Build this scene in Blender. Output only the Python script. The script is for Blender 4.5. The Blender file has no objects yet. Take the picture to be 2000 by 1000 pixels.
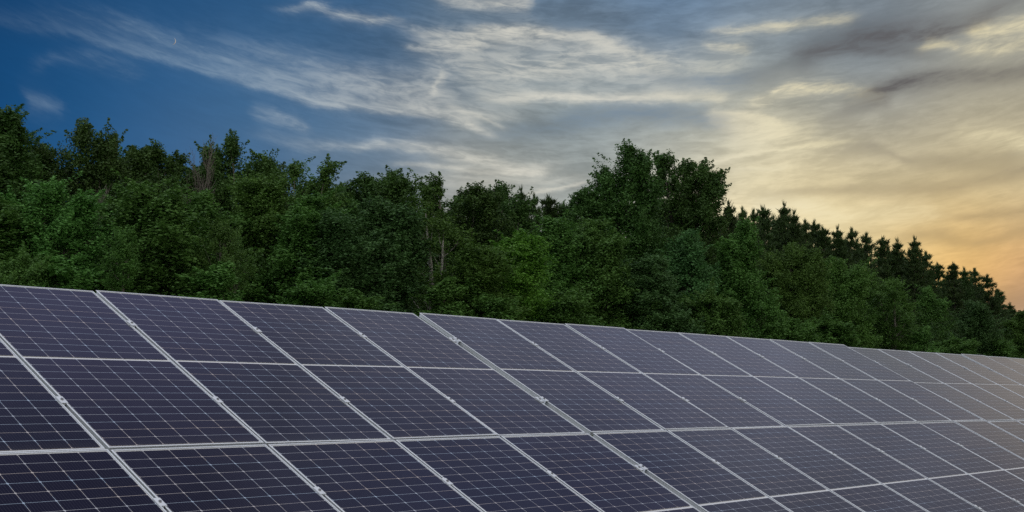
import bpy, math, random
import numpy as np
from mathutils import Vector, Matrix

C = bpy.context.scene
COL = C.collection
R = math.radians

# ------------------------------------------------------------------ camera
CAM_Z = 1.75
PITCH = R(6.40)
FPX = 2481.7                                   # focal length in photo pixels (2000 wide)
cam_d = bpy.data.cameras.new('camera')
cam = bpy.data.objects.new('camera', cam_d)
COL.objects.link(cam)
cam.location = (0, 0, CAM_Z)
cam.rotation_euler = (R(90) + PITCH, 0, 0)
cam_d.sensor_width = 36
cam_d.lens = 36 * FPX / 2000
cam_d.clip_start = 0.1
cam_d.clip_end = 6000
C.camera = cam

C.view_settings.view_transform = 'Standard'
C.view_settings.look = 'None'
C.view_settings.exposure = 0.0
C.view_settings.gamma = 1.0
C.render.engine = 'CYCLES'
C.cycles.use_denoising = False
C.cycles.max_bounces = 6
C.cycles.diffuse_bounces = 3
C.cycles.glossy_bounces = 3
C.cycles.transmission_bounces = 3
C.cycles.transparent_max_bounces = 8
C.cycles.sample_clamp_indirect = 4.0


def ray(px, py):
    """direction of a point measured in the photograph (world axes)"""
    a, b = (px - 1000) / FPX, (500 - py) / FPX
    v = Vector((a, math.cos(PITCH) - b * math.sin(PITCH), math.sin(PITCH) + b * math.cos(PITCH)))
    return v


def azel(px, py):
    v = ray(px, py).normalized()
    return math.degrees(math.atan2(v.x, v.y)), math.degrees(math.asin(v.z))


def lin(c):
    return tuple(((x / 255) / 12.92 if x / 255 <= .04045 else ((x / 255 + .055) / 1.055) ** 2.4) for x in c)


# ------------------------------------------------------------------ world sky
SUN_AZ, SUN_EL = R(33), R(5)
world = bpy.data.worlds.new('World')
C.world = world
world.use_nodes = True
NT = world.node_tree
NT.nodes.clear()


class S:
    """a socket with arithmetic, so node maths can be written as formulas"""
    tree = NT

    def __init__(s, sock): s.s = sock
    @staticmethod
    def put(inp, v):
        if isinstance(v, S): S.tree.links.new(v.s, inp)
        else: inp.default_value = v
    @staticmethod
    def m(op, *a, clamp=False):
        n = S.tree.nodes.new('ShaderNodeMath'); n.operation = op; n.use_clamp = clamp
        for i, v in enumerate(a): S.put(n.inputs[i], v)
        return S(n.outputs[0])
    @staticmethod
    def v(op, *a, out=0):
        n = S.tree.nodes.new('ShaderNodeVectorMath'); n.operation = op
        for i, x in enumerate(a): S.put(n.inputs[3] if (op == 'SCALE' and i == 1) else n.inputs[i], x)
        return S(n.outputs[1] if out else n.outputs[0])
    def __add__(a, b): return S.m('ADD', a, b)
    def __radd__(a, b): return S.m('ADD', b, a)
    def __sub__(a, b): return S.m('SUBTRACT', a, b)
    def __rsub__(a, b): return S.m('SUBTRACT', b, a)
    def __mul__(a, b): return S.m('MULTIPLY', a, b)
    def __rmul__(a, b): return S.m('MULTIPLY', b, a)
    def __truediv__(a, b): return S.m('DIVIDE', a, b)


def comb(x, y, z=0.0):
    n = S.tree.nodes.new('ShaderNodeCombineXYZ')
    for i, v in enumerate((x, y, z)): S.put(n.inputs[i], v)
    return S(n.outputs[0])


def noise(vec, scale=1.0, detail=4, rough=.55, dist=0.0):
    n = S.tree.nodes.new('ShaderNodeTexNoise')
    S.put(n.inputs['Vector'], vec); n.inputs['Scale'].default_value = scale
    n.inputs['Detail'].default_value = detail; n.inputs['Roughness'].default_value = rough
    n.inputs['Distortion'].default_value = dist
    return S(n.outputs['Fac'])


def smooth(x, a, b):
    n = S.tree.nodes.new('ShaderNodeMapRange'); n.interpolation_type = 'SMOOTHSTEP'
    S.put(n.inputs[0], x); n.inputs[1].default_value = a; n.inputs[2].default_value = b
    return S(n.outputs[0])


def mixc(f, a, b):
    n = S.tree.nodes.new('ShaderNodeMix'); n.data_type = 'RGBA'; n.clamp_factor = True
    S.put(n.inputs[0], f)
    for i, v in ((6, a), (7, b)):
        S.put(n.inputs[i], v if isinstance(v, S) else (*v, 1))
    return S(n.outputs[2])


def curve(x, pts, lo, hi):
    """piecewise smooth function of x given as points; values mapped from lo..hi"""
    n = S.tree.nodes.new('ShaderNodeFloatCurve')
    c = n.mapping.curves[0]
    n.mapping.extend = 'HORIZONTAL'
    q = [((a + 30) / 60, (b - lo) / (hi - lo)) for a, b in pts]
    c.points[0].location = q[0]; c.points[1].location = q[-1]
    for a, b in q[1:-1]: c.points.new(a, b)
    for p in c.points: p.handle_type = 'AUTO_CLAMPED'
    n.mapping.update()
    S.put(n.inputs['Value'], (x + 30.0) * (1 / 60))
    return S(n.outputs[0]) * (hi - lo) + lo


tc = NT.nodes.new('ShaderNodeTexCoord')
DIR = S.v('NORMALIZE', S(tc.outputs['Generated']))
sx = NT.nodes.new('ShaderNodeSeparateXYZ'); S.put(sx.inputs[0], DIR)
dx, dy, dz = (S(o) for o in sx.outputs)
AZ0 = S.m('ARCTAN2', dx, dy) * (180 / math.pi)
EL0 = S.m('ARCSINE', dz) * (180 / math.pi)
# the air stream that draws out the cirrus: fibres run along a wide bow
BOW = EL0 - .0062 * S.m('POWER', S.m('MINIMUM', S.m('ABSOLUTE', AZ0 - 6.0), 40.0), 2.0)
fib = noise(comb(AZ0 * .13, BOW * .48, 1.3), 1.0, 7, .62, .5)
fib2 = noise(comb(AZ0 * .45 + 7.0, BOW * 1.3, 4.1), 1.0, 6, .62, .8)
puff = noise(comb(AZ0 * .16, EL0 * .30, 2.2), 1.0, 6, .6, .5)
fib3 = noise(comb(AZ0 * .7 + 3.0, BOW * 3.6, 6.6), 1.0, 4, .6, .8)
wx = noise(comb(AZ0 * .16, BOW * .42, 9.1), 1.0, 6, .62)
wy = noise(comb(AZ0 * .16, BOW * .42, 14.7), 1.0, 7, .68)
AZ = AZ0 + (wx - .5) * 3.0
EL = EL0 + (wy - .5) * 1.3

# large soft colour regions of the sky, each a direction and a radiance
SKYPTS = [  # px, py in the photo, sRGB of that part of the sky, spread
    ((-200, -50), (6, 50, 96), .16), ((0, 0), (12, 58, 102), .11), ((0, 120), (4, 64, 114), .12), ((60, 180), (10, 80, 132), .11),
    ((250, 210), (32, 96, 146), .10), ((180, 20), (34, 78, 122), .10), ((420, 30), (34, 80, 126), .11), ((620, 75), (50, 92, 132), .10), ((500, 215), (48, 104, 148), .08), ((700, 240), (62, 106, 144), .08),
    ((300, 275), (66, 104, 148), .08), ((450, 290), (88, 116, 148), .08), ((700, 330), (128, 142, 152), .08), ((950, 365), (164, 160, 146), .08),
    ((780, 110), (58, 92, 128), .08), ((920, 100), (92, 116, 134), .08), ((1130, 20), (62, 98, 136), .10), ((1000, 40), (60, 90, 124), .08), ((1150, 150), (150, 156, 150), .08),
    ((1020, 150), (132, 145, 146), .08), ((1150, 255), (124, 142, 152), .09), ((1100, 320), (166, 170, 164), .08), ((1310, 60), (80, 114, 150), .10), ((1420, 40), (86, 116, 148), .09),
    ((1330, 240), (134, 148, 150), .07), ((1480, 270), (206, 200, 172), .08), ((1300, 330), (202, 194, 170), .07), ((1480, 370), (226, 208, 162), .08),
    ((1600, 40), (118, 134, 150), .08), ((1600, 125), (108, 124, 134), .08), ((1760, 112), (84, 112, 142), .08), ((1900, 10), (132, 142, 150), .09), ((1950, 110), (140, 148, 146), .08), ((1450, 130), (136, 144, 142), .07),
    ((1690, 140), (84, 108, 132), .07), ((1900, 200), (164, 152, 122), .08), ((1700, 270), (188, 180, 154), .10),
    ((1930, 300), (174, 164, 132), .10), ((1640, 410), (232, 208, 150), .08), ((1900, 420), (192, 174, 126), .08),
    ((1850, 500), (230, 186, 108), .065), ((1880, 520), (230, 176, 92), .045), ((1985, 545), (234, 150, 58), .055), ((1995, 600), (116, 124, 134), .045), ((2060, 640), (106, 114, 126), .06),
    ((2400, 200), (152, 147, 138), .12), ((2500, 480), (214, 172, 116), .13), ((2500, 650), (150, 130, 110), .1),
]
AROUND = [  # azimuth, elevation in degrees, linear radiance, spread: unseen sky, brightened behind and overhead to light trees and frames
    (-10, 43, (.25, .26, .46), .12), (0, 52, (.04, .05, .12), .14), (12, 30, (.30, .32, .45), .10), (20, 37, (.12, .14, .27), .12),
    (21.5, 23, (.33, .35, .48), .07), (29, 13.5, (.50, .47, .45), .05), (33, 20, (.20, .22, .31), .10), (27, 20, (.26, .28, .38), .07), (36, 13, (.44, .42, .40), .08),
    (48, 26, (.26, .26, .30), .19), (-30, 30, (.05, .10, .24), .25),
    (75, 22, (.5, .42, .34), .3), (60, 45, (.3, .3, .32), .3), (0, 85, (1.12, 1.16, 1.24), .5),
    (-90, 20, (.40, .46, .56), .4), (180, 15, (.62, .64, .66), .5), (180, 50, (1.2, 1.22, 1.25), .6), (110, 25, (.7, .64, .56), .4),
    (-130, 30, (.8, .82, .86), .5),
]


def weight(d, sp):
    k = .7 / sp ** 2
    w = S.m('POWER', (1.0 + k) - S.v('DOT_PRODUCT', DIR, tuple(d), out=1) * k, -6.0)
    return w * .12 if sp >= .2 else w


num = den = None
for p in SKYPTS:
    d = ray(*p[0]).normalized(); col = lin(p[1]); sp = p[2]
    if p[0][0] >= 1350 and 150 <= p[0][1] < 520: col = tuple(c * 1.22 for c in col)
    elif 900 < p[0][0] < 1350: col = tuple(c * 1.1 for c in col)
    w = weight(d, sp)
    t = S.v('SCALE', col, w)
    num = t if num is None else S.v('ADD', num, t)
    den = w if den is None else den + w
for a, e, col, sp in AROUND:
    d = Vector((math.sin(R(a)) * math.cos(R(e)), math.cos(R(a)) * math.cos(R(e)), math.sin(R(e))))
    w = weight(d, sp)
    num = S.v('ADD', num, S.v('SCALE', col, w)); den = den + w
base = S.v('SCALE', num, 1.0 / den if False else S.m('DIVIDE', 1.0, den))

# veil of high cloud: fibres lighten and darken the soft colours
veil = curve(AZ0, [(-30, .2), (-22, .10), (-12, .2), (-4, .55), (6, .72), (13, .6), (22, .5), (30, .5)], 0, 1)
fm = smooth(fib, .30, .72); fm2 = smooth(fib2 * .5 + fib3 * .5, .38, .64)
gain = 1.0 + veil * ((fm - .5) * .42 + (fm2 - .5) * .32 + (puff - .5) * .9)
sky_c = S.v('SCALE', base, gain)
white = mixc(smooth(AZ0, 3, 16), mixc(smooth(AZ0, -16, 0), lin((150, 172, 190)), lin((224, 220, 206))), lin((238, 226, 186)))


def stroke(pts, up, down, fibre=.6, halo=.11):
    """one streak of cirrus: a curve in azimuth / elevation with soft upper and lower sides;
    pts = (px, py, strength)"""
    ae = sorted((azel(x, y) + (s,)) for x, y, s in pts)
    a0, a1 = ae[0][0], ae[-1][0]
    mid = [(a, e) for a, e, s in ae]
    lo, hi = min(e for a, e in mid) - 1, max(e for a, e in mid) + 1
    e = curve(AZ, mid, lo, hi)
    fade = (a1 - a0) * .12 + .35
    st = [(-30, 0), (a0 - fade, 0)] + [(a, s) for a, _, s in ae] + [(a1 + fade, 0), (30, 0)]
    k = curve(AZ, st, 0, 1)
    d = EL - e
    q = S.m('MAXIMUM', d, 0.0) * (1 / up) + S.m('MINIMUM', d, 0.0) * (1 / down)
    qq = q * q
    m = S.m('EXPONENT', qq * -1.0) * .85 + S.m('EXPONENT', qq * -.16) * halo
    tex = (1 - fibre) + fm2 * (fibre * 1.15) + fm * (fibre * .6)
    return S.m('MAXIMUM', m * k * tex, 0.0)


BRIGHT = [
    # the long streak falling from the left to the middle, with finer strands above it
    ([(-40, 35, .05), (100, 52, .12), (200, 85, .22), (300, 112, .34), (420, 140, .40), (560, 180, .55), (640, 196, .58), (760, 210, .6), (880, 222, .5), (1000, 226, .2)], .62, .20, .55),
    ([(150, 30, .08), (230, 48, .18), (340, 82, .26), (430, 108, .26), (520, 140, .3), (640, 160, .32), (780, 178, .34), (880, 185, .2)], .42, .26, .75),
    ([(380, 60, .06), (480, 90, .14), (600, 125, .22), (720, 150, .22), (830, 160, .2)], .5, .4, .8),
    ([(80, 120, .06), (150, 108, .10), (200, 120, .12), (270, 145, .06)], .3, .3, .9),
    ([(40, 196, .12), (75, 203, .26), (112, 214, .08)], .35, .4, .5),
    # small bright wisps near the top
    ([(545, 18, .3), (580, 12, .55), (610, 10, .65), (650, 24, .55), (700, 33, .6), (750, 40, .45), (800, 48, .15)], .16, .22, .75),
    ([(870, 2, .4), (940, 4, .55), (1030, 2, .6)], .3, .34, .7),
    # the arch in the middle
    ([(820, 62, .3), (870, 72, .5), (950, 64, .65), (1040, 60, .75), (1100, 66, .7), (1160, 78, .6), (1220, 96, .4), (1290, 120, .2)], .20, .55, .7),
    ([(800, 92, .3), (860, 90, .42), (930, 82, .35)], .18, .2, .8),
    ([(840, 118, .25), (900, 130, .4), (1000, 135, .48), (1100, 128, .5), (1220, 130, .5), (1340, 140, .35), (1450, 120, .2)], .9, .75, .85),
    ([(835, 190, .4), (850, 172, .45), (862, 150, .45)], .25, .25, .5),
    ([(960, 184, .35), (1040, 186, .6), (1110, 190, .78), (1160, 197, .85), (1230, 198, .8), (1300, 190, .7), (1350, 188, .75), (1405, 190, .6)], .34, .22, .5),
    ([(880, 205, .3), (920, 215, .35), (960, 235, .35), (985, 250, .2)], .1, .12, .3),
    ([(870, 235, .3), (905, 240, .6), (940, 254, .45), (965, 262, .15)], .28, .22, .75),
    # long band low over the wood
    ([(500, 216, .18), (560, 232, .32), (600, 244, .22)], .3, .3, .8),
    ([(520, 262, .15), (620, 282, .3), (700, 284, .42), (745, 277, .6), (800, 284, .55), (880, 300, .62), (960, 318, .6), (1020, 331, .62), (1062, 328, .3)], .3, .22, .6),
    ([(780, 318, .25), (860, 328, .45), (960, 333, .5), (1040, 336, .3)], .14, .12, .4),
    ([(700, 352, .12), (860, 350, .25), (1000, 352, .3), (1120, 345, .2)], .25, .3, .6),
    # contrails
    ([(1370, 318, .3), (1440, 304, .8), (1500, 293, .85), (1560, 283, .8), (1620, 276, .55), (1660, 274, .2)], .11, .10, .1),
    ([(1020, 378, .3), (1070, 369, .55), (1128, 357, .35)], .08, .08, .1),
    ([(1420, 336, .2), (1480, 334, .45), (1540, 320, .3)], .14, .12, .4),
    # bright edge where the sheet of cloud begins, and the puffs beyond it
    ([(1405, 214, .5), (1430, 216, .75), (1480, 222, .7), (1530, 235, .5)], .16, 1.0, .45),
    ([(1420, 250, .3), (1470, 255, .7), (1520, 262, .65), (1580, 270, .4)], .6, .6, .6),
    ([(1470, 194, .45), (1500, 186, .7), (1545, 172, .75), (1590, 172, .6), (1650, 180, .4), (1720, 190, .2)], .22, .36, .85),
    ([(1390, 92, .2), (1430, 92, .5), (1470, 98, .35)], .16, .16, .7),
    ([(1420, 58, .25), (1500, 55, .45), (1560, 50, .4), (1640, 42, .25)], .2, .22, .8),
    ([(1790, 96, .3), (1820, 88, .7), (1860, 92, .5)], .22, .2, .7),
    ([(1890, 66, .4), (1930, 60, .7), (1980, 48, .65), (2060, 30, .5)], .3, .3, .8),
    ([(1870, 104, .25), (1920, 98, .5), (2000, 84, .5), (2060, 74, .4)], .3, .3, .8),
    ([(1880, 262, .2), (1950, 268, .45), (2010, 284, .6), (2070, 290, .5)], .3, .4, .7),
    ([(1480, 404, .5), (1530, 405, .65), (1600, 412, .6), (1700, 420, .4), (1820, 410, .25)], .4, .5, .5),
]
DARK = [
    ([(1560, 120, .3), (1620, 92, .6), (1700, 72, .78), (1780, 66, .8), (1870, 52, .6), (1940, 20, .5), (1990, -10, .4)], .68, .5, .6),
    ([(1560, 108, .3), (1640, 102, .6), (1740, 98, .55), (1800, 104, .3)], .25, .3, .6),
    ([(1640, 200, .3), (1690, 185, .6), (1740, 172, .75), (1800, 160, .75), (1860, 152, .6), (1940, 146, .55), (2020, 128, .5)], .35, .5, .6),
    ([(1600, 235, .15), (1660, 218, .35), (1720, 200, .4)], .3, .4, .7),
    ([(1740, 470, .2), (1830, 458, .5), (1900, 470, .5), (1960, 452, .5), (2050, 440, .4)], .3, .3, .5),
    ([(1640, 300, .15), (1700, 285, .35), (1780, 320, .3), (1900, 318, .35), (2020, 300, .3)], .3, .4, .7),
    ([(1500, 380, .2), (1620, 372, .4), (1780, 370, .4), (1900, 352, .4), (2040, 320, .4)], .25, .4, .6),
    ([(1840, 425, .2), (1930, 420, .5), (2040, 410, .5)], .25, .25, .6),
    ([(1270, 150, .2), (1400, 158, .45), (1500, 145, .3), (1580, 130, .2)], .3, .5, .8),
    ([(930, 262, .15), (1080, 246, .4), (1240, 225, .5), (1330, 225, .55), (1420, 232, .45)], .5, .6, .5),
    ([(1080, 40, .2), (1200, 50, .3), (1320, 60, .3)], .5, .5, .7),
]
for pts, u, d, f in BRIGHT:
    sky_c = mixc(stroke(pts, u, d, f), sky_c, white)
dark_c = mixc(smooth(AZ0, 9, 13), lin((78, 108, 138)), mixc(smooth(EL0, 5.5, 11.5), lin((158, 136, 98)), lin((84, 81, 84))))
for pts, u, d, f in DARK:
    sky_c = mixc(stroke([(x, y, k * 1.0) for x, y, k in pts], u, d, f, .03), sky_c, dark_c)

nish = NT.nodes.new('ShaderNodeTexSky')
nish.sky_type = 'NISHITA'
nish.sun_disc = False
nish.sun_elevation = SUN_EL
nish.sun_rotation = SUN_AZ
nish.altitude = 200
bg_air = NT.nodes.new('ShaderNodeBackground')          # clear air
S.put(bg_air.inputs[0], S(nish.outputs[0]))
bg_air.inputs[1].default_value = .05
bg_cl = NT.nodes.new('ShaderNodeBackground')           # cloud sheet and its lit streaks
S.put(bg_cl.inputs[0], sky_c)
bg_cl.inputs[1].default_value = 1.0
mx = NT.nodes.new('ShaderNodeMixShader')
S.put(mx.inputs[0], smooth(EL0, -3, 0) * .96)
NT.links.new(bg_air.outputs[0], mx.inputs[1]); NT.links.new(bg_cl.outputs[0], mx.inputs[2])
wo = NT.nodes.new('ShaderNodeOutputWorld')
NT.links.new(mx.outputs[0], wo.inputs[0])
world.cycles.sampling_method = 'MANUAL'
world.cycles.sample_map_resolution = 512

# ------------------------------------------------------------------ sun, low and veiled by cloud
sun_d = bpy.data.lights.new('sun', 'SUN')
sun_d.energy = .2
sun_d.angle = R(12)
sun_d.color = (1, .74, .48)
sun = bpy.data.objects.new('sun', sun_d)
COL.objects.link(sun)
sd = Vector((math.sin(SUN_AZ) * math.cos(SUN_EL), math.cos(SUN_AZ) * math.cos(SUN_EL), math.sin(SUN_EL)))
sun.rotation_euler = sd.to_track_quat('Z', 'Y').to_euler()


# ------------------------------------------------------------------ helpers
def mesh_obj(name, V, F, mat, parent=None, uv=None, smooth_=False):
    me = bpy.data.meshes.new(name)
    me.from_pydata([tuple(v) for v in V], [], [tuple(f) for f in F])
    me.materials.append(mat)
    if uv is not None:
        l = me.uv_layers.new(name='uv')
        l.data.foreach_set('uv', np.asarray(uv, 'f').ravel())
    if smooth_: me.polygons.foreach_set('use_smooth', [True] * len(me.polygons))
    me.update()
    o = bpy.data.objects.new(name, me)
    COL.objects.link(o)
    o.parent = parent
    return o


def fast_mesh(name, V, F, mat, smooth_=False):
    """mesh from numpy arrays, F of shape (n, 3) or (n, 4)"""
    me = bpy.data.meshes.new(name)
    V = np.asarray(V, 'f'); F = np.asarray(F, 'i')
    k = F.shape[1]
    me.vertices.add(len(V)); me.vertices.foreach_set('co', V.ravel())
    me.loops.add(F.size); me.loops.foreach_set('vertex_index', F.ravel())
    me.polygons.add(len(F)); me.polygons.foreach_set('loop_start', np.arange(len(F), dtype='i') * k)
    if smooth_: me.polygons.foreach_set('use_smooth', np.ones(len(F), bool))
    me.materials.append(mat)
    me.update(calc_edges=True); me.validate()
    return me


def empty(name, label, cat, group=None):
    o = bpy.data.objects.new(name, None)
    o.empty_display_size = .3
    COL.objects.link(o)
    o['label'] = label; o['category'] = cat
    if group: o['group'] = group
    return o


def box(V, F, c, s, M=None):
    """add a box with centre c and size s"""
    n = len(V)
    for dx_ in (-.5, .5):
        for dy_ in (-.5, .5):
            for dz_ in (-.5, .5):
                p = Vector((c[0] + dx_ * s[0], c[1] + dy_ * s[1], c[2] + dz_ * s[2]))
                V.append(M @ p if M else p)
    for f in ((0, 1, 3, 2), (4, 6, 7, 5), (0, 4, 5, 1), (2, 3, 7, 6), (0, 2, 6, 4), (1, 5, 7, 3)):
        F.append(tuple(n + i for i in f))


def tube(V, F, path, rad, k=5):
    """tapered tube through points"""
    n0 = len(V)
    path = [Vector(p) for p in path]
    for i, p in enumerate(path):
        t = (path[min(i + 1, len(path) - 1)] - path[max(i - 1, 0)])
        t = t.normalized() if t.length > 1e-9 else Vector((0, 0, 1))
        a = t.cross(Vector((.31, .95, .05))).normalized(); b = t.cross(a)
        for j in range(k):
            w = 2 * math.pi * j / k
            V.append(p + (a * math.cos(w) + b * math.sin(w)) * rad[i])
    for i in range(len(path) - 1):
        for j in range(k):
            F.append((n0 + i * k + j, n0 + i * k + (j + 1) % k, n0 + (i + 1) * k + (j + 1) % k, n0 + (i + 1) * k + j))


# ------------------------------------------------------------------ materials
def new_mat(name):
    m = bpy.data.materials.new(name); m.use_nodes = True
    S.tree = m.node_tree
    return m, m.node_tree.nodes['Principled BSDF'], m.node_tree


def uvco():
    n = S.tree.nodes.new('ShaderNodeTexCoord')
    return n


def leaf_mat(name, c1, c2, trans=.25, rough=.55):
    m, b, t = new_mat(name)
    g = t.nodes.new('ShaderNodeNewGeometry'); oi = t.nodes.new('ShaderNodeObjectInfo')
    tc_ = t.nodes.new('ShaderNodeTexCoord')
    r = S(g.outputs['Random Per Island'])
    clump = noise(S(tc_.outputs['Object']), 1.5, 3, .6)
    f = r * .35 + smooth(clump, .34, .66) * .65
    col = mixc(f, c1, c2)
    hv = t.nodes.new('ShaderNodeHueSaturation')
    S.put(hv.inputs['Hue'], .49 + S(oi.outputs['Random']) * .02)
    S.put(hv.inputs['Value'], .85 + S(oi.outputs['Random']) * .3)
    S.put(hv.inputs['Color'], col)
    S.put(b.inputs['Base Color'], S(hv.outputs[0]))
    b.inputs['Roughness'].default_value = rough
    b.inputs['Specular IOR Level'].default_value = .25
    tr = t.nodes.new('ShaderNodeBsdfTranslucent'); S.put(tr.inputs[0], S(hv.outputs[0]))
    ms = t.nodes.new('ShaderNodeMixShader'); ms.inputs[0].default_value = trans
    t.links.new(b.outputs[0], ms.inputs[1]); t.links.new(tr.outputs[0], ms.inputs[2])
    t.links.new(ms.outputs[0], t.nodes['Material Output'].inputs[0])
    return m


LEAF = {
    'dark':   leaf_mat('leaf_dark', (.032, .078, .014), (.080, .165, .034)),
    'mid':    leaf_mat('leaf_mid', (.050, .122, .020), (.112, .235, .046)),
    'light':  leaf_mat('leaf_light', (.060, .152, .026), (.130, .280, .060)),
    'blue':   leaf_mat('leaf_bluegreen', (.044, .112, .030), (.096, .212, .060)),
    'olive':  leaf_mat('leaf_olive', (.054, .128, .018), (.118, .240, .044)),
    'bright': leaf_mat('leaf_bright', (.070, .170, .016), (.140, .280, .034)),
    'pine':   leaf_mat('needle', (.028, .058, .014), (.060, .108, .028), .1),
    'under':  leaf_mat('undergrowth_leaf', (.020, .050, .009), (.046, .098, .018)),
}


def bark_mat(name, c1, c2, scale=6):
    m, b, t = new_mat(name)
    tc_ = t.nodes.new('ShaderNodeTexCoord')
    sep = t.nodes.new('ShaderNodeMapping'); sep.inputs['Scale'].default_value = (3, 3, 1)
    S.put(sep.inputs[0], S(tc_.outputs['Object']))
    n = noise(S(sep.outputs[0]), scale, 5, .65)
    S.put(b.inputs['Base Color'], mixc(smooth(n, .35, .65), c1, c2))
    b.inputs['Roughness'].default_value = .9
    return m


BARK = bark_mat('bark_grey_brown', (.035, .028, .020), (.13, .11, .085))
BARK_PALE = bark_mat('bark_pale_aspen', (.12, .105, .08), (.26, .24, .20))
BARK_BIRCH = bark_mat('bark_white_birch', (.10, .09, .075), (.58, .55, .48), 9)
BARK_DEAD = bark_mat('bark_dead', (.10, .085, .075), (.24, .20, .17))

m, b, t = new_mat('forest_ground')
tc_ = uvco()
n1 = noise(S(tc_.outputs['Object']), .35, 6, .65); n2 = noise(S(tc_.outputs['Object']), 9, 4, .6)
S.put(b.inputs['Base Color'], mixc(n2, mixc(smooth(n1, .35, .65), (.035, .060, .016), (.075, .080, .030)), (.03, .045, .012)))
b.inputs['Roughness'].default_value = .95
bp = t.nodes.new('ShaderNodeBump'); bp.inputs['Strength'].default_value = .6; bp.inputs['Distance'].default_value = .08
S.put(bp.inputs['Height'], n2); t.links.new(bp.outputs[0], b.inputs['Normal'])
GROUND = m

# aluminium frame: anodised, faintly streaked
m, b, t = new_mat('anodised_aluminium')
tc_ = uvco()
n = noise(S(tc_.outputs['Object']), 14, 4, .6)
S.put(b.inputs['Base Color'], mixc(n, (.68, .72, .78), (.80, .83, .88)))
b.inputs['Metallic'].default_value = .35
S.put(b.inputs['Roughness'], .42 + n * .15)
ALU = m
m, b, t = new_mat('galvanised_steel')
tc_ = uvco()
n = noise(S(tc_.outputs['Object']), 40, 3, .6)
S.put(b.inputs['Base Color'], mixc(n, (.34, .35, .36), (.50, .51, .52)))
b.inputs['Metallic'].default_value = .7; b.inputs['Roughness'].default_value = .5
STEEL = m
m, b, t = new_mat('bolt_steel')
b.inputs['Base Color'].default_value = (.28, .28, .28, 1); b.inputs['Metallic'].default_value = .9; b.inputs['Roughness'].default_value = .4
BOLT = m


def glassy(b, rough):
    b.inputs['Roughness'].default_value = rough
    b.inputs['IOR'].default_value = 1.5
    b.inputs['Specular IOR Level'].default_value = .5


m, b, t = new_mat('white_backsheet_under_glass')
b.inputs['Base Color'].default_value = (.70, .71, .73, 1); glassy(b, .14)
SHEET = m

# monocrystalline cells under glass, uv counts cells: 6 across, 12 down each half
m, b, t = new_mat('solar_cells_under_glass')
tc_ = uvco(); oi = t.nodes.new('ShaderNodeObjectInfo')
sp = t.nodes.new('ShaderNodeSeparateXYZ'); S.put(sp.inputs[0], S(tc_.outputs['UV']))
U, V_ = S(sp.outputs[0]), S(sp.outputs[1])
fu = S.m('ABSOLUTE', S.m('FRACT', U + .5) - .5)              # distance to the nearest cell edge, in cells
fv = S.m('ABSOLUTE', S.m('FRACT', V_ + .5) - .5)
du, dv = fu * .1652, fv * .0865                              # metres
gapm = S.m('MAXIMUM', S.m('LESS_THAN', du, .0012), S.m('LESS_THAN', dv, .0010))
dia = S.m('LESS_THAN', du + dv, .0082)
gapm = S.m('MAXIMUM', gapm, dia)
bus = S.m('LESS_THAN', S.m('ABSOLUTE', S.m('FRACT', U * 10.0) - .5), .035)   # ten busbars per cell
cellid = t.nodes.new('ShaderNodeTexWhiteNoise'); cellid.noise_dimensions = '3D'
S.put(cellid.inputs['Vector'], comb(S.m('FLOOR', U), S.m('FLOOR', V_), S(oi.outputs['Random']) * 91.0))
cv = S(cellid.outputs['Value'])
tint = mixc(S(oi.outputs['Random']), (.006, .007, .016), (.009, .008, .019))
cell = S.v('SCALE', tint, .85 + cv * .3)
cell = mixc(bus * .5, cell, (.10, .10, .13))
dust = noise(S(tc_.outputs['Object']), 3, 5, .6)
oc = t.nodes.new('ShaderNodeSeparateXYZ'); S.put(oc.inputs[0], S(tc_.outputs['Object']))
low = smooth(S(oc.outputs[1]), -.95, -1.07)                  # rain leaves a film of dust along the lower edge
cell = mixc(dust * .007 + low * noise(S(tc_.outputs['Object']), 18, 4, .7) * .06, cell, (.35, .33, .30))
hue = noise(comb(S.m('FLOOR', V_ + .5) * .9, S(oi.outputs['Random']) * 37.0, U * .12), 1.0, 2, .5)
line = mixc(smooth(hue, .35, .65), (.56, .50, .48), (.42, .52, .66))  # diffraction sheen of the grid lines, painted into their base colour
S.put(b.inputs['Base Color'], mixc(gapm, cell, line))
glassy(b, .12)
S.put(b.inputs['Roughness'], .05 + dust * .09)
CELLS = m

# ------------------------------------------------------------------ ground: level by the panels, a bank up to the wood
UH = Vector((.64849, .76122, 0))               # along the rows
DH = Vector((-.76122, .64849, 0))              # away from the camera, across the rows


def terrain(d):
    if d < 14: return 0.0
    x = min((d - 14) / 28, 1.0)
    z = 3.6 * x * x * (3 - 2 * x)
    if d > 42: z += (d - 42) * .06
    return min(z, 9.0)


V, F = [], []
us = [-900, -500, -250, -150, -100] + list(range(-80, 200, 8)) + [220, 260, 320, 420, 600, 900]
ds = [-900, -500, -250, -120, -60, -30, -15, 0, 8] + list(range(14, 80, 4)) + [90, 110, 130, 160, 220, 320, 500, 900]
rg = random.Random(5)
for d in ds:
    for u in us:
        p = UH * u + DH * d
        V.append((p.x, p.y, terrain(d) + (rg.uniform(-.12, .12) if d > 30 else 0)))
for i in range(len(ds) - 1):
    for j in range(len(us) - 1):
        k = i * len(us) + j
        F.append((k, k + 1, k + len(us) + 1, k + len(us)))
g = mesh_obj('ground', V, F, GROUND, smooth_=True)
g['kind'] = 'structure'

# ------------------------------------------------------------------ solar panels
PITCH_X, PITCH_Y = 1.0421, 2.16
T0 = Vector((-3.57228, 7.97645, .74787 + CAM_Z))
AU = Vector((.648494, .761220, 0)); AV = Vector((.672620, -.573014, -.468228)); AN = Vector((.356425, -.303643, .883607))
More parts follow.
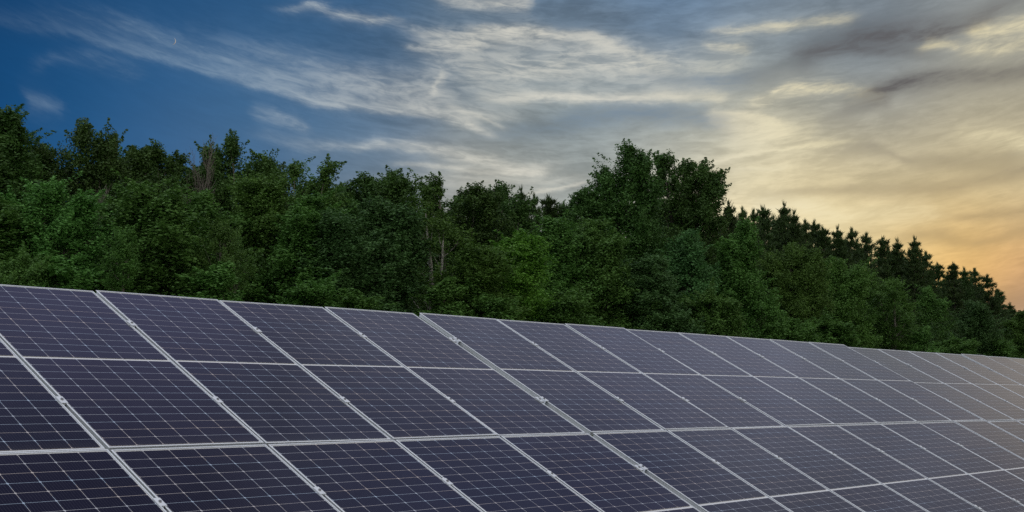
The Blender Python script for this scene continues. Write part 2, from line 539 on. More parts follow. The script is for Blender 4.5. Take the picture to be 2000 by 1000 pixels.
#          first column, du, dv, dn, rise per column, rise per row
TABLE = {0: (0, 0, 0, 0, 0, 0), 1: (4, .0685, -.0134, -.0113 + .010, -.0015, -.0013), 2: (12, .0543, .0222, -.0225, .0005, .0072)}


def table_of(i): return 0 if i < 4 else (1 if i < 12 else 2)


def grid_matrix(i, v, tb):
    """frame at the column gap i, row line v (0 = top edge) of a table"""
    c0, du, dv, dn, a, b = TABLE[tb]
    o = T0 + AU * (i * PITCH_X + du) + AV * (v * PITCH_Y + dv) + AN * (dn + a * (i - c0) + b * v)
    X = (AU + AN * (a / PITCH_X)).normalized(); Y = -(AV + AN * (b / PITCH_Y)).normalized(); Z = X.cross(Y).normalized(); Y = Z.cross(X)
    M = Matrix((X, Y, Z)).transposed().to_4x4(); M.translation = o
    return M


PW, PL, FT, LIP = PITCH_X - .020, PITCH_Y - .020, .035, .0085


def ring(V, F, x0, y0, x1, y1, w, z0, z1, c=.0012):
    """rectangular frame of width w with a small chamfer on its outer top edge"""
    n = len(V)
    k_ = .007
    loops = [(x0 + k_, y0 + k_, x1 - k_, y1 - k_, z0), (x0 + k_, y0 + k_, x1 - k_, y1 - k_, z1 - .003), (x0, y0, x1, y1, z1 - .003), (x0, y0, x1, y1, z1 - c),
             (x0 + c, y0 + c, x1 - c, y1 - c, z1), (x0 + w, y0 + w, x1 - w, y1 - w, z1), (x0 + w, y0 + w, x1 - w, y1 - w, z0)]
    for a, b_, c_, d, z in loops:
        V += [(a, b_, z), (c_, b_, z), (c_, d, z), (a, d, z)]
    for k in range(7):
        for j in range(4):
            p, q = n + k * 4, n + ((k + 1) % 7) * 4
            F.append((p + j, p + (j + 1) % 4, q + (j + 1) % 4, q + j))


def plane(x0, y0, x1, y1, z): return [(x0, y0, z), (x1, y0, z), (x1, y1, z), (x0, y1, z)], [(0, 1, 2, 3)]


def make_panel():
    """origin at the middle of the panel, z = 0 on its upper face"""
    t = empty('solar_panel', '', 'solar panel')
    V, F = [], []
    ring(V, F, -PW / 2, -PL / 2, PW / 2, PL / 2, LIP, -FT, 0)
    mesh_obj('frame', V, F, ALU, t)
    x, y = PW / 2 - LIP, PL / 2 - LIP
    V, F = plane(-x, -y, x, y, -.006)
    V += [(a, b_, -.012) for a, b_, c in V]; F.append((7, 6, 5, 4))
    mesh_obj('backsheet', V, F, SHEET, t)
    cx, cs = .4955, .0125
    for y0 in (cs, -cs - 12 * .0865):
        V, F = plane(-cx, y0, cx, y0 + 12 * .0865, -.0025)
        mesh_obj('cell_field', V, F, CELLS, t, uv=[(0, 0), (6, 0), (6, 12), (0, 12)])
    V = []; F = []
    box(V, F, (0, PL / 2 - .16, -.024), (.11, .07, .022)); mesh_obj('junction_box', V, F, BOLT, t)
    return t


proto = make_panel()
kids = list(proto.children)
ORD = ['first', 'second', 'third', 'fourth', 'fifth', 'sixth', 'seventh', 'eighth', 'ninth']
rp = random.Random(11)
first = True
for row in (0, 1):
    for i in range(-2, 21):
        if first: o, first = proto, False
        else:
            o = proto.copy(); COL.objects.link(o)
            for k in kids:
                c = k.copy(); COL.objects.link(c); c.parent = o
        tb = table_of(i)
        Mx = grid_matrix(i, row, tb) @ Matrix.Translation((PITCH_X / 2, -PITCH_Y / 2, 0))
        Mx = Mx @ Matrix.Rotation(R(rp.gauss(0, .16)), 4, 'X') @ Matrix.Rotation(R(rp.gauss(0, .20)), 4, 'Y')
        o.matrix_world = Mx
        rn = 'upper' if row == 0 else 'lower'
        if tb == 0: pl = f'{ORD[3 - i]} left of the wide gap'
        elif tb == 1: pl = f'{ORD[i - 4]} right of the wide gap'
        else: pl = f'{ORD[i - 12]} past the thin dark gap'
        o['label'] = f'dark solar panel in the {rn} row, {pl}'
        o['group'] = 'solar panels mounted in two rows'


def rack(tb, i0, i1, label):
    t = empty('mounting_rack', label, 'mounting rack', 'mounting racks under the solar panels')
    M0 = grid_matrix(i0, 0, tb)
    base = M0.translation.copy(); base.z = 0
    t.location = base
    inv = Matrix.Translation(-base)
    n = i1 - i0
    for v in (.25, .75, 1.25, 1.75):                         # purlins along the row
        V, F = [], []
        M = inv @ grid_matrix(i0, v, tb)
        box(V, F, (n * PITCH_X / 2, 0, -FT - .032), (n * PITCH_X - .01, .045, .06), M)
        mesh_obj('purlin', V, F, STEEL, t)
    for i in range(i0 + 1, i1, 2):                           # rafters down the slope with their posts
        V, F = [], []
        M = inv @ grid_matrix(i, 0, tb)
        box(V, F, (0, -2.16, -FT - .063 - .052), (.06, 3.7, .10), M)
        mesh_obj('rafter', V, F, STEEL, t)
        for yy in (-.9, -3.3):
            p = M @ Vector((0, yy, -FT - .17))
            V, F = [], []
            h = p.z + .4
            box(V, F, (p.x, p.y, p.z - h / 2), (.09, .07, h)); mesh_obj('post', V, F, STEEL, t)
    for i in range(i0, i1 + 1):                              # clamps in the gaps between panels
        end = i in (i0, i1)
        for v in (.25, .75, 1.25, 1.75):
            M = inv @ grid_matrix(i, v, tb)
            V, F = [], []
            if end:
                s = 1 if i == i0 else -1
                box(V, F, (s * .006, 0, .0035), (.034, .075, .005), M)
                box(V, F, (-s * .013, 0, -FT / 2 + .0005), (.005, .075, FT), M)
                box(V, F, (-s * .026, 0, -FT - .0015), (.030, .075, .005), M)
            else:
                box(V, F, (0, 0, .0035), (.042, .075, .005), M)
                box(V, F, (0, 0, -FT / 2), (.012, .075, FT), M)
            cl = mesh_obj('clamp', V, F, ALU, t)
            V, F = [], []
            c = M @ Vector((0, 0, .006)); c2 = M @ Vector((0, 0, .013))
            tube(V, F, [c, c2], [.0085, .0085], 8)
            F.append(tuple(range(8, 16)))
            mesh_obj('bolt', V, F, BOLT, cl)
    return t


rack(0, -2, 4, 'galvanised rack with clamps holding the panels to the left of the wide gap')
rack(1, 4, 12, 'galvanised rack with clamps holding the panels between wide gap and thin dark gap')
rack(2, 12, 21, 'galvanised rack with clamps holding the farthest panels past the thin dark gap')


# ------------------------------------------------------------------ trees
def leaves(rng, centres, radii, per, size, spread_up=1.05, up=.12, slim=.62):
    """leaf-sized diamond faces clustered round points -> vertex and face arrays"""
    n = len(centres) * per
    c = np.repeat(centres, per, 0); r = np.repeat(radii, per)[:, None]
    off = rng.normal(0, 1, (n, 3)); off *= (rng.random(n) ** .45 / np.linalg.norm(off, axis=1) * .95)[:, None]; off[:, 2] *= spread_up
    p = c + off * r
    nrm = off / (np.linalg.norm(off, axis=1, keepdims=True) + 1e-6) * .7 + rng.normal(0, .55, (n, 3)) + np.array([0, 0, up])
    nrm /= np.linalg.norm(nrm, axis=1, keepdims=True)
    a = np.cross(nrm, rng.normal(0, 1, (n, 3))); a /= np.linalg.norm(a, axis=1, keepdims=True)
    b_ = np.cross(nrm, a)
    s = (size * rng.uniform(.65, 1.3, n))[:, None] * .5
    V = np.stack([p - a * s, p + b_ * s * slim, p + a * s, p - b_ * s * slim], 1).reshape(-1, 3)
    F = np.arange(n * 4).reshape(-1, 4)
    return V, F


def width(LV, H):
    """spread of the upper half of a crown"""
    x = LV[LV[:, 2] > H * .55][:, 0]
    return float(np.percentile(x, 97) - np.percentile(x, 3))


def broadleaf(seed, H=8.0, base=.22, R_=1.6, tops=((0, 0, 1.0),), nc=246, per=110, leaf=.09, cr=.52, round_=.6, limbs=34, gap=.0, mat='mid', bark=BARK, tr=.085, hide=0):
    """crown and trunk meshes. tops: leading shoots (dx, dy, height share) that give the crown its lobes"""
    rng = np.random.default_rng(seed)
    cen, rad = [], []
    V, F = [], []
    lean = rng.normal(0, .15, 2)
    def axis(t, k=0):
        dx_, dy_, hh = tops[k]
        s = max(0, (t - .25)) / .75
        return np.array([lean[0] * t + dx_ * s ** .8 + .09 * math.sin(5 * t + seed), lean[1] * t + dy_ * s ** .8 + .09 * math.cos(4 * t + seed * 2), t * H * hh])
    for k in range(len(tops)):
        ts = np.linspace(0 if k == 0 else .25, .97, 9)
        tube(V, F, [axis(t, k) for t in ts], [tr * (1 - t) ** .8 * (1 if k == 0 else .7) + .008 for t in ts], 6)
    sub = 6
    per_top = max(6, nc // sub // len(tops))
    for k, (dx_, dy_, hh) in enumerate(tops):
        phase = rng.uniform(0, 6.28, 3)
        for n in range(per_top):
            t = base + (1 - base) * ((n + rng.random()) / per_top) ** .85
            s = (t - base) / (1 - base)
            prof = (1 - s) ** round_ * min(1, .45 + s * 2.2)
            az = n * 2.4 + rng.normal(0, .5)
            lob = 1 + .20 * math.sin(2 * az + phase[0] + 4 * s) + .16 * math.sin(3 * az + phase[1] - 7 * s) + .12 * math.sin(17 * s + phase[2])
            rr = R_ * prof * lob * (rng.random() ** .35) / (len(tops) ** .35)
            q = axis(t, k) + np.array([math.cos(az) * rr, math.sin(az) * rr, rng.normal(0, .1)])
            if gap and rng.random() < gap * .25: continue
            big = cr * rng.uniform(.75, 1.3) * (.62 + .5 * prof)
            for j in range(sub):                             # a branch carries several sprays of leaves
                o_ = rng.normal(0, 1, 3); o_ /= np.linalg.norm(o_)
                cen.append(q + o_ * big * rng.uniform(.35, 1.0) * np.array([.85, .85, 1.2])); rad.append(big * rng.uniform(.55, .95))
            t0 = max(.12, t - .10 - .12 * rng.random()); a = axis(t0, k)
            mid = a * .5 + q * .5 + np.array([0, 0, -.12 * rr])
            r0 = .026 * (1.1 - t0) + .008
            tube(V, F, [a, mid, q], [r0, r0 * .65, .006], 4)
            for j in (1, 3, 5):
                tube(V, F, [mid * .3 + q * .7, cen[-j]], [.010, .004], 3)
    for k in range(len(tops)):                               # leading shoots
        for j in range(5):
            cen.append(axis(.93 + .07 * j / 4, k) + rng.normal(0, .05, 3)); rad.append(cr * (.5 - .06 * j))
    cen, rad = np.array(cen), np.array(rad)
    LV, LF = leaves(rng, cen, rad, per, leaf)
    # single sprigs that break the outline
    extra = cen[rng.integers(0, len(cen), len(cen))]
    ax = np.array([0, 0, H * base])
    out = extra - ax; out /= np.linalg.norm(out, axis=1, keepdims=True)
    LV2, LF2 = leaves(rng, extra + out * rng.uniform(.08, .34, (len(extra), 1)), np.full(len(extra), cr * .3), 14, leaf * .95)
    # twigs that reach up and out of the clumps, leaves strung along them
    tw = cen[rng.integers(0, len(cen), int(len(cen) * .8))]
    o2 = tw - np.array([lean[0] * .5, lean[1] * .5, 0]); o2[:, 2] = 0; o2 /= np.linalg.norm(o2, axis=1, keepdims=True) + 1e-6
    d2 = o2 * rng.uniform(.1, .9, (len(tw), 1)) + np.array([0, 0, 1.0]) * rng.uniform(.35, 1.1, (len(tw), 1)) + rng.normal(0, .2, (len(tw), 3))
    ln = rng.uniform(.35, .95, (len(tw), 1)) * cr * 1.5
    pts_ = np.concatenate([tw + d2 * ln * f_ for f_ in (.3, .45, .6, .75, .88, 1.0)])
    LV3, LF3 = leaves(rng, pts_, np.repeat(np.array([.30, .27, .23, .19, .14, .09]), len(tw)) * cr * 1.2, 9, leaf * .95)
    LF = np.concatenate([LF, LF2 + len(LF) * 4, LF3 + (len(LF) + len(LF2)) * 4]); LV = np.concatenate([LV, LV2, LV3])
    return dict(H=H, W=width(LV, H), crown=fast_mesh('crown', LV, LF, LEAF[mat]), trunk=fast_mesh('trunk', np.array([tuple(v) for v in V]), F, bark, True))


def pine(seed, H=8.0, R_=1.15, base=.18, mat='pine', sparse=1.0):
    rng = np.random.default_rng(seed)
    V, F = [], []
    ln = rng.normal(0, .12, 2)
    ax = lambda t: np.array([ln[0] * t * t, ln[1] * t * t, H * t])
    ts = np.linspace(0, 1, 8)
    tube(V, F, [ax(t) for t in ts], [.10 * (1 - t) + .008 for t in ts], 6)
    P, D, Ls = [], [], []
    t = base
    while t < .985:
        s = (t - base) / (1 - base)
        k = rng.integers(5, 8)
        a0 = rng.uniform(0, 6.28)
        for j in range(k):
            az = a0 + 6.283 * j / k + rng.normal(0, .25)
            L = R_ * ((1 - s) ** .9) * rng.uniform(.55, 1.2) + .10
            rise = .35 + 1.0 * s
            o = ax(t); d = np.array([math.cos(az), math.sin(az), 0.0])
            m_ = o + d * L * .55 + np.array([0, 0, L * rise * .35]); e = o + d * L + np.array([0, 0, L * rise * .95])
            tube(V, F, [o, m_, e], [.022 * (1 - s) + .006, .014 * (1 - s) + .005, .004], 3)
            nn = max(5, int(20 * L * sparse))
            for q in range(nn):
                w = .28 + .72 * (q + rng.random()) / nn
                pt = (1 - w) ** 2 * o + 2 * w * (1 - w) * m_ + w * w * e + rng.normal(0, .07, 3) * np.array([1, 1, .6]) * (1 + L)
                P.append(pt); D.append(d * .5 + np.array([0, 0, .9])); Ls.append(.24)
        t += rng.uniform(.030, .075)
    for q in range(16):
        P.append(ax(.90 + .11 * rng.random())); D.append(np.array([0, 0, 2.4])); Ls.append(.34)
    P, D, Ls = np.array(P), np.array(D), np.array(Ls)
    per = 15
    n = len(P) * per
    p = np.repeat(P, per, 0) + rng.normal(0, .035, (n, 3)); d = np.repeat(D, per, 0) + rng.normal(0, .62, (n, 3))
    d /= np.linalg.norm(d, axis=1, keepdims=True)
    L = (np.repeat(Ls, per) * rng.uniform(.6, 1.15, n))[:, None]
    a = np.cross(d, rng.normal(0, 1, (n, 3))); a /= np.linalg.norm(a, axis=1, keepdims=True)
    NV = np.stack([p - a * .022, p + a * .022, p + d * L], 1).reshape(-1, 3)
    return dict(H=H, W=width(NV, H), crown=fast_mesh('crown', NV, np.arange(n * 3).reshape(-1, 3), LEAF[mat]), trunk=fast_mesh('trunk', np.array([tuple(v) for v in V]), F, BARK, True))


def bare(seed, H=8.0):
    rng = np.random.default_rng(seed)
    V, F = [], []
    def grow(p, d, L, r, lev):
        pts = [p]; rs = [r]
        k = 5
        for i in range(k):
            d = d + rng.normal(0, .10, 3) + np.array([0, 0, .05]); d = d / np.linalg.norm(d)
            p = p + d * L / k; pts.append(p); rs.append(r * (1 - .75 * (i + 1) / k))
            if lev < 3 and i >= (2 if lev == 0 else 0):
                for _ in range(2 if lev == 0 else rng.integers(1, 3)):
                    side = rng.normal(0, 1, 3); side[2] = abs(side[2]) * .5
                    dd = d * 1.0 + side / np.linalg.norm(side) * (.55 if lev else .42)
                    grow(p, dd / np.linalg.norm(dd), L * rng.uniform(.36, .55), rs[-1] * .62 + .003, lev + 1)
        tube(V, F, pts, [max(x, .009) for x in rs], 5 if lev < 2 else 3)
    grow(np.zeros(3), np.array([0, 0, 1.0]), H * .86, .09, 0)
    A = np.array([tuple(v) for v in V])
    return dict(H=float(A[:, 2].max()), W=2.6, crown=None, trunk=fast_mesh('trunk', A, F, BARK_DEAD, True))


K = {}
K['aspen_a'] = broadleaf(1, base=.18, R_=1.7, tops=((0, 0, 1.0), (.7, .2, .90)), nc=478, round_=.6, mat='dark')
K['aspen_b'] = broadleaf(2, base=.14, R_=1.6, tops=((0, 0, 1.0), (-1.25, .2, .88), (.85, -.2, .95)), nc=391, round_=.42, gap=.5, mat='dark', bark=BARK_PALE)
K['aspen_c'] = broadleaf(3, base=.14, R_=1.2, tops=((0, 0, 1.0), (.6, .1, .95)), nc=275, round_=.45, gap=.5, mat='dark', bark=BARK_PALE)
K['loose'] = broadleaf(4, base=.12, R_=1.7, tops=((-.6, 0, 1.0), (.2, .3, .98), (1.2, -.3, .93)), nc=377, per=72, round_=.4, gap=.9, cr=.45, mat='mid', bark=BARK_PALE)
K['big'] = broadleaf(5, H=9, base=.10, R_=2.3, tops=((0, 0, 1.0), (-.75, .2, .90), (.5, .2, .96), (-1.3, 0, .76)), nc=754, per=105, round_=.8, cr=.52, mat='dark', leaf=.088)
K['big_lobed'] = broadleaf(6, H=9, base=.12, R_=2.1, tops=((-.6, 0, 1.0), (.25, .3, .965), (1.2, -.1, .90), (.75, .1, .93)), nc=725, per=100, round_=.5, cr=.48, mat='dark', leaf=.088, gap=.3)
K['front_a'] = broadleaf(7, H=7, base=.06, R_=1.8, tops=((0, 0, 1.0), (.9, 0, .9), (-.9, -.2, .88)), nc=565, per=105, round_=.75, mat='light')
K['front_b'] = broadleaf(8, H=7, base=.08, R_=1.6, tops=((0, 0, 1.0), (-.7, -.2, .86)), nc=478, per=105, round_=.85, mat='mid')
K['front_c'] = broadleaf(9, H=7, base=.05, R_=1.7, tops=((0, 0, 1.0), (.6, -.2, .93)), nc=493, per=105, round_=.8, mat='blue')
K['olive'] = broadleaf(10, H=7, base=.08, R_=1.5, tops=((0, 0, 1.0), (.4, -.2, .95)), nc=435, per=112, round_=.85, mat='olive', leaf=.08)
K['birch'] = broadleaf(12, H=8, base=.28, R_=1.35, tops=((0, 0, 1.0), (.5, -.3, .86)), nc=130, per=45, round_=.55, mat='olive', leaf=.075, gap=.9, bark=BARK_BIRCH, tr=.095)
K['willow'] = broadleaf(13, H=6, base=.03, R_=1.9, tops=((0, 0, 1.0), (-.9, 0, .92), (.9, 0, .95)), nc=609, per=133, round_=.62, mat='olive', leaf=.075, cr=.5)
K['bright'] = broadleaf(14, H=7, base=.35, R_=1.2, nc=275, per=98, round_=.5, mat='bright', leaf=.095)
K['sapling'] = broadleaf(15, H=4, base=.08, R_=.8, tops=((0, 0, 1.0), (.25, 0, .85)), nc=145, per=77, round_=.7, mat='light', leaf=.088, cr=.36, tr=.04)
K['shrub'] = broadleaf(16, H=4, base=.02, R_=1.3, tops=((0, 0, 1.0), (.6, -.2, .88), (-.6, .1, .85)), nc=333, per=98, round_=.55, mat='mid', cr=.45, tr=.05)
K['pole'] = broadleaf(17, H=7, base=.55, R_=.9, nc=116, per=50, round_=.5, mat='mid', leaf=.09, bark=BARK_PALE, tr=.075)
K['pine_a'] = pine(21)
K['pine_b'] = pine(22, R_=1.0, base=.25, sparse=.8)
K['pine_c'] = pine(23, R_=1.5, base=.15)
K['bare'] = bare(31)

# each tree: crown centre and top as measured in the photo, distance across the rows, width in photo pixels, kind, label
TR = [
    # --- tall back trees whose tops stand against the sky
    (6, 222, 54, 175, 'big', 90, 'tall dense dark green tree at the left edge of the wood', 'tree'),
    (150, 240, 54, 140, 'aspen_b', 20, 'dark tree with three rounded lobes right of the tall left edge tree', 'tree'),
    (248, 284, 55, 78, 'aspen_c', 100, 'narrow dark twin topped tree between the lobed tree and a round topped one', 'tree'),
    (314, 283, 54, 88, 'aspen_c', 240, 'slim dark tree with rounded top just left of the bare dead tree', 'tree'),
    (466, 266, 55, 120, 'aspen_b', 200, 'dark loose tree right beside the bare dead tree, sky showing through it', 'tree'),
    (566, 296, 53, 150, 'loose', 0, 'airy tree with separate upright shoots right of the dark loose tree', 'tree'),
    (645, 368, 54, 80, 'aspen_c', 60, 'small dark tree in the dip right of the airy tree', 'tree'),
    (706, 335, 54, 110, 'aspen_c', 160, 'dark feathery tree, first rise right of the dip in the treeline', 'tree'),
    (768, 340, 54, 100, 'aspen_b', 300, 'dark tree with tufted top above the blue green tree', 'tree'),
    (868, 350, 55, 120, 'loose', 80, 'dark spreading tree standing behind the white birch', 'tree'),
    (936, 368, 54, 80, 'aspen_c', 330, 'narrow dark tree right behind the birch, left of a tufted one', 'tree'),
    (985, 360, 55, 90, 'aspen_b', 130, 'dark tufted tree just left of the small group of conifers', 'tree'),
    (1138, 372, 52, 95, 'aspen_c', 20, 'low tree forming the left shoulder of the big twin poplars', 'tree'),
    (1212, 289, 50, 190, 'big', 0, 'tallest broad poplar, pointed left half of the big pair', 'tree'),
    (1342, 303, 50, 150, 'big_lobed', 0, 'big poplar with three lobes, right half of the big pair', 'tree'),
    # --- front trees, lighter
    (92, 356, 45, 150, 'front_a', 0, 'light green bushy tree in front of the lobed tree at far left', 'tree'),
    (-20, 400, 46, 120, 'front_b', 30, 'dark green bushy tree cut by the left picture edge', 'tree'),
    (192, 392, 50, 95, 'olive', 90, 'olive tree between two light green bushy trees at left', 'tree'),
    (285, 362, 44, 190, 'front_a', 130, 'wide light green bushy tree below the slim round topped tree', 'tree'),
    (415, 372, 49, 120, 'front_b', 200, 'mid green tree standing below the bare dead tree', 'tree'),
    (500, 345, 50, 120, 'olive', 10, 'yellowish olive tree in front of the airy tree', 'tree'),
    (600, 385, 47, 130, 'front_b', 80, 'mid green tree right of the yellowish olive tree', 'tree'),
    (665, 415, 45, 120, 'front_c', 300, 'blue green tree below the dip in the treeline', 'tree'),
    (755, 395, 45, 160, 'front_c', 20, 'broad blue green tree left of the white birch', 'tree'),
    (862, 385, 44, 125, 'birch', 0, 'sparse birch with a slender white trunk and yellowish leaves', 'birch'),
    (935, 480, 42, 120, 'olive', 250, 'low olive tree with drooping leaves right of the birch', 'tree'),
    (1004, 455, 43, 90, 'bright', 0, 'bright fresh green crown standing out among darker trees', 'tree'),
    (1075, 425, 46, 140, 'front_b', 300, 'mid green tree between bright crown and the big poplars', 'tree'),
    (1170, 430, 45, 160, 'front_b', 120, 'round mid green tree under the left poplar', 'tree'),
    (1262, 500, 43, 140, 'front_c', 200, 'blue green tree under the gap between both poplars', 'tree'),
    (1338, 455, 45, 130, 'front_c', 90, 'dense blue green tree under the lobed poplar', 'tree'),
    (1440, 435, 45, 150, 'front_b', 20, 'mid green tree at the right foot of the poplars', 'tree'),
    (1545, 482, 48, 175, 'willow', 0, 'soft olive willow mass right of the poplars, below the first pines', 'willow'),
    (1635, 505, 48, 140, 'willow', 140, 'soft olive willow farther right, below the middle pines', 'willow'),
    (1685, 520, 52, 120, 'front_b', 250, 'mid green tree behind the right hand willow', 'tree'),
    (1730, 560, 47, 80, 'loose', 100, 'small loose pale leaved tree right of the willows', 'tree'),
    (1745, 545, 50, 130, 'olive', 60, 'olive bushy tree among the willows and the pines at right', 'tree'),
    (1820, 560, 52, 130, 'front_b', 170, 'dark bushy tree below the drop in the pine skyline', 'tree'),
    (1905, 590, 46, 160, 'front_c', 300, 'broad green tree near the right edge, below falling pines', 'tree'),
    (1985, 610, 48, 130, 'front_b', 10, 'bushy tree cut by the right picture edge', 'tree'),
    (428, 425, 41.5, 60, 'pole', 0, 'thin young tree with bare pale trunk below the dead tree', 'tree'),
    (462, 450, 42.5, 55, 'pole', 120, 'second bare pale trunk, just right of the first below the dead tree', 'tree'),
    (238, 440, 42, 50, 'pole', 220, 'thin pale trunk between two light green bushy trees', 'tree'),
    # --- low growth just over the panels
    (40, 492, 41.9, 79, 'shrub', 0, 'low shrub at the left edge just above the panels', 'shrub'),
    (130, 511, 41.4, 100, 'sapling', 30, 'light sapling above the first panel at left', 'sapling'),
    (420, 512, 40.2, 90, 'sapling', 200, 'thin sapling below the dead tree', 'sapling'),
    (610, 544, 42.6, 79, 'shrub', 280, 'dark shrub left of the pale sapling', 'shrub'),
    (700, 568, 39.9, 70, 'sapling', 0, 'pale yellow green sapling right above a panel edge', 'sapling'),
    (868, 545, 41.7, 90, 'sapling', 120, 'green sapling at the foot of the white birch', 'sapling'),
    (955, 569, 41.1, 79, 'shrub', 120, 'fresh green shrub below the drooping olive tree', 'shrub'),
    (1030, 570, 42.5, 70, 'sapling', 250, 'upright sapling below the bright green crown', 'sapling'),
    (1095, 567, 41.6, 86, 'shrub', 300, 'dark shrub left below the poplars', 'shrub'),
    (1270, 578, 42.5, 80, 'sapling', 60, 'yellowish sapling below the gap of the poplars', 'sapling'),
    (1310, 576, 43.4, 86, 'shrub', 80, 'round shrub below the lobed poplar', 'shrub'),
    (1390, 567, 40.5, 79, 'shrub', 160, 'light shrub at the right foot of the poplars', 'shrub'),
    (1545, 618, 40.9, 68, 'shrub', 30, 'round light green bush in front of the left willow', 'shrub'),
    (1620, 618, 42.3, 86, 'shrub', 140, 'olive shrub below the right hand willow', 'shrub'),
    (1800, 638, 44.0, 70, 'sapling', 170, 'small conical sapling above the far panels', 'sapling'),
    (1860, 658, 43.7, 79, 'shrub', 330, 'dark shrub left of the broad green tree at right', 'shrub'),
    (1950, 656, 44.4, 79, 'shrub', 90, 'dark shrub above the farthest panels', 'shrub'),
]
PINES = [(1022, 376, 34), (1043, 386, 34), (1078, 386, 38), (1096, 402, 34), (1424, 404, 36), (1450, 412, 36), (1472, 416, 36), (1494, 408, 42), (1527, 405, 46),
         (1552, 420, 40), (1573, 436, 40), (1593, 437, 42), (1612, 446, 40), (1640, 451, 40), (1663, 452, 44), (1692, 461, 44), (1719, 467, 44), (1749, 475, 42),
         (1782, 471, 48), (1808, 497, 42), (1836, 516, 40), (1862, 516, 44), (1880, 529, 38), (1903, 529, 42), (1928, 541, 42), (1953, 569, 40), (1976, 596, 40), (1999, 608, 40)]
PL_LAB = ['first and tallest of four small pines left of the big poplars', 'second of four small pines left of the big poplars',
          'third of four small pines left of the big poplars', 'last small pine, touching the shoulder of the big poplars']
rt = random.Random(3)
for n, (x, y, w) in enumerate(PINES):
    lab = PL_LAB[n] if n < 4 else f'dark pine on the falling skyline, {n - 3}th counted from the big poplars'.replace('1th', '1st').replace('2th', '2nd').replace('3th', '3rd').replace('11st', '11th').replace('12nd', '12th').replace('13rd', '13th')
    TR.append((x, y, 57 if n < 4 else 56 + (n % 3) * 1.5, w * 1.25, ('pine_a', 'pine_b', 'pine_c')[(n * 2 + n // 3) % 3], rt.randrange(360), lab, 'pine'))

NAMES = {'tree': 'broadleaf_tree', 'pine': 'pine_tree', 'birch': 'birch_tree', 'willow': 'willow_tree', 'sapling': 'sapling', 'shrub': 'shrub', 'dead tree': 'dead_tree'}
rq = random.Random(8)
for n, (x, y) in enumerate([(60, 300), (98, 285), (205, 300), (280, 322), (352, 306), (386, 332), (428, 325), (516, 322), (618, 352), (676, 372), (738, 368), (806, 380), (905, 392), (958, 392), (1050, 402), (1100, 412), (1282, 372)]):
    TR.append((x, y, 57 + rq.uniform(0, 3), 85, ('aspen_c', 'aspen_a', 'loose')[n % 3], rq.randrange(360), 'dark broadleaf tree half hidden among the tall back trees', 'tree'))
for n in range(34):                                          # further pines that close the belt behind the named ones
    x = 1400 + n * 18.5 + rq.uniform(-6, 6)
    y = float(np.interp(x, [q[0] for q in PINES], [q[1] for q in PINES])) + rq.uniform(16, 30)
    TR.append((x, y, 59.5 + rq.uniform(0, 4), 52, ('pine_a', 'pine_c', 'pine_b')[n % 3], rq.randrange(360), 'dark pine half hidden behind the front pines of the falling skyline', 'pine'))
GRP = {'tree': 'broadleaf trees of the wood', 'pine': 'pines on the skyline', 'birch': 'birches at the wood edge', 'willow': 'willows at the wood edge',
       'sapling': 'saplings at the wood edge', 'shrub': 'shrubs at the wood edge'}


def plant(x, y, D, w, kind, rot, label, cat):
    k = K[kind]
    v = ray(x, y)
    s = D / (v.x * DH.x + v.y * DH.y)
    p = v * s
    base = terrain(D) - .1
    o = empty(NAMES[cat], label, cat, GRP.get(cat))
    me = k['crown'] or k['trunk']
    if 'pts' not in k:
        q = np.empty(len(me.vertices) * 3, 'f'); me.vertices.foreach_get('co', q)
        k['pts'] = q.reshape(-1, 3)[::7]
    q = k['pts']
    vr = Vector((v.y, -v.x, 0)).normalized()
    # spread across the line of sight of the upper part of the crown, after turning it
    c_, s_ = math.cos(R(rot)), math.sin(R(rot))
    lat = (q[:, 0] * c_ - q[:, 1] * s_) * vr.x + (q[:, 0] * s_ + q[:, 1] * c_) * vr.y
    top = float(np.percentile(q[:, 2], 99.8))
    up_ = lat[q[:, 2] > top * .55]
    lo, hi = np.percentile(up_, 3), np.percentile(up_, 97)
    wd = w / FPX * v.y * s * (1.0 if cat == 'pine' else 1.2)
    sw = min(max(wd / (hi - lo), .5), 2.0)
    off = (lo + hi) / 2 * sw
    o.location = (p.x - vr.x * off, p.y - vr.y * off, base)
    o.scale = (sw, sw, (p.z + CAM_Z - base) / top)
    o.rotation_euler.z = R(rot)
    for part in ('trunk', 'crown'):
        if k[part] is not None:
            c = bpy.data.objects.new(part, k[part]); COL.objects.link(c); c.parent = o
    return o


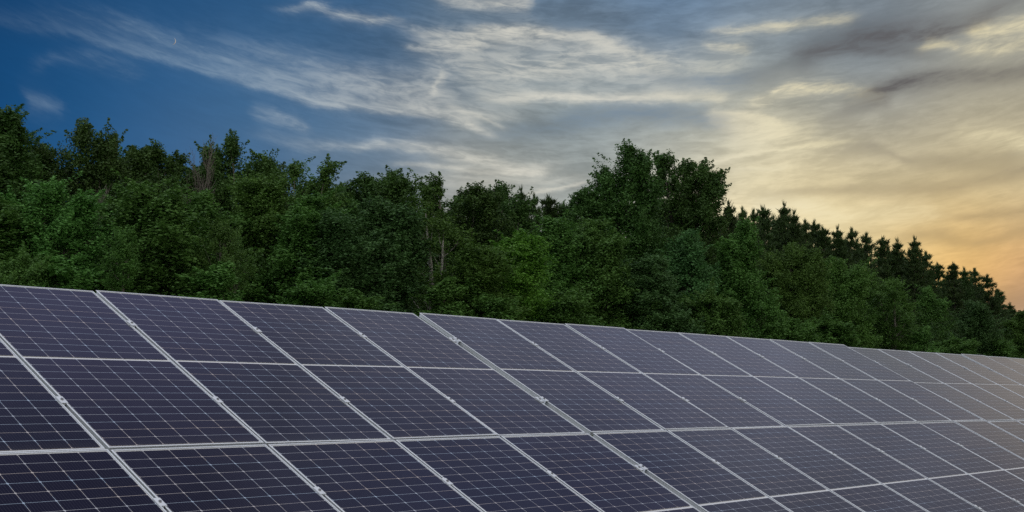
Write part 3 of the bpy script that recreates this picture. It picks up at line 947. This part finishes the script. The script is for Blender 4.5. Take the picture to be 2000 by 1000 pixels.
for a in TR: plant(*a)
plant(393, 262, 52, 42, 'bare', 40, 'bare dead tree with thin grey twigs rising above the green crowns', 'dead tree')
plant(212, 366, 46.8, 60, 'bare', 150, 'brown dead branches showing in the dark gap between two light green trees', 'dead tree')

# crescent moon: only the lit part of a far sphere, its sunlight put in as emission
m, b, t = new_mat('moon_glow')
b.inputs['Base Color'].default_value = (.2, .2, .2, 1)
b.inputs['Emission Color'].default_value = (1, .95, .85, 1); b.inputs['Emission Strength'].default_value = .24
V, F = [], []
mc = Vector((0, 0, CAM_Z)) + ray(336, 80).normalized() * 3000
f = ray(336, 80).normalized(); rt_ = f.cross(Vector((0, 0, 1))).normalized(); up_ = rt_.cross(f)
rt_, up_ = rt_ * math.cos(.25) - up_ * math.sin(.25), up_ * math.cos(.25) + rt_ * math.sin(.25)
for i in range(17):
    th = math.pi * i / 16
    for j in range(5):
        ph = R(36) * j / 4                                   # 0 at the limb, towards the viewer's side
        V.append(mc + 8.5 * (up_ * math.cos(th) + (rt_ * math.cos(ph) - f * math.sin(ph)) * math.sin(th)))
for i in range(16):
    for j in range(4):
        F.append((i * 5 + j, i * 5 + j + 1, i * 5 + j + 6, i * 5 + j + 5))
o = mesh_obj('moon', V, F, m)
o['label'] = 'thin pale crescent moon in the blue sky above the wood at left'; o['category'] = 'moon'

# undergrowth and inner wood: one mass nobody could count, behind the trees of the edge
rng = np.random.default_rng(77)
cen = []
while len(cen) < 9000:
    u = rng.uniform(-35, 150); d = rng.uniform(47, 62)
    h = 3.0 + 3.4 * rng.random() + .7 * math.sin(u * .45) + .5 * math.sin(u * 1.1 + d)
    p = UH * u + DH * d
    cen.append((p.x, p.y, terrain(d) + h * rng.random() ** .7))
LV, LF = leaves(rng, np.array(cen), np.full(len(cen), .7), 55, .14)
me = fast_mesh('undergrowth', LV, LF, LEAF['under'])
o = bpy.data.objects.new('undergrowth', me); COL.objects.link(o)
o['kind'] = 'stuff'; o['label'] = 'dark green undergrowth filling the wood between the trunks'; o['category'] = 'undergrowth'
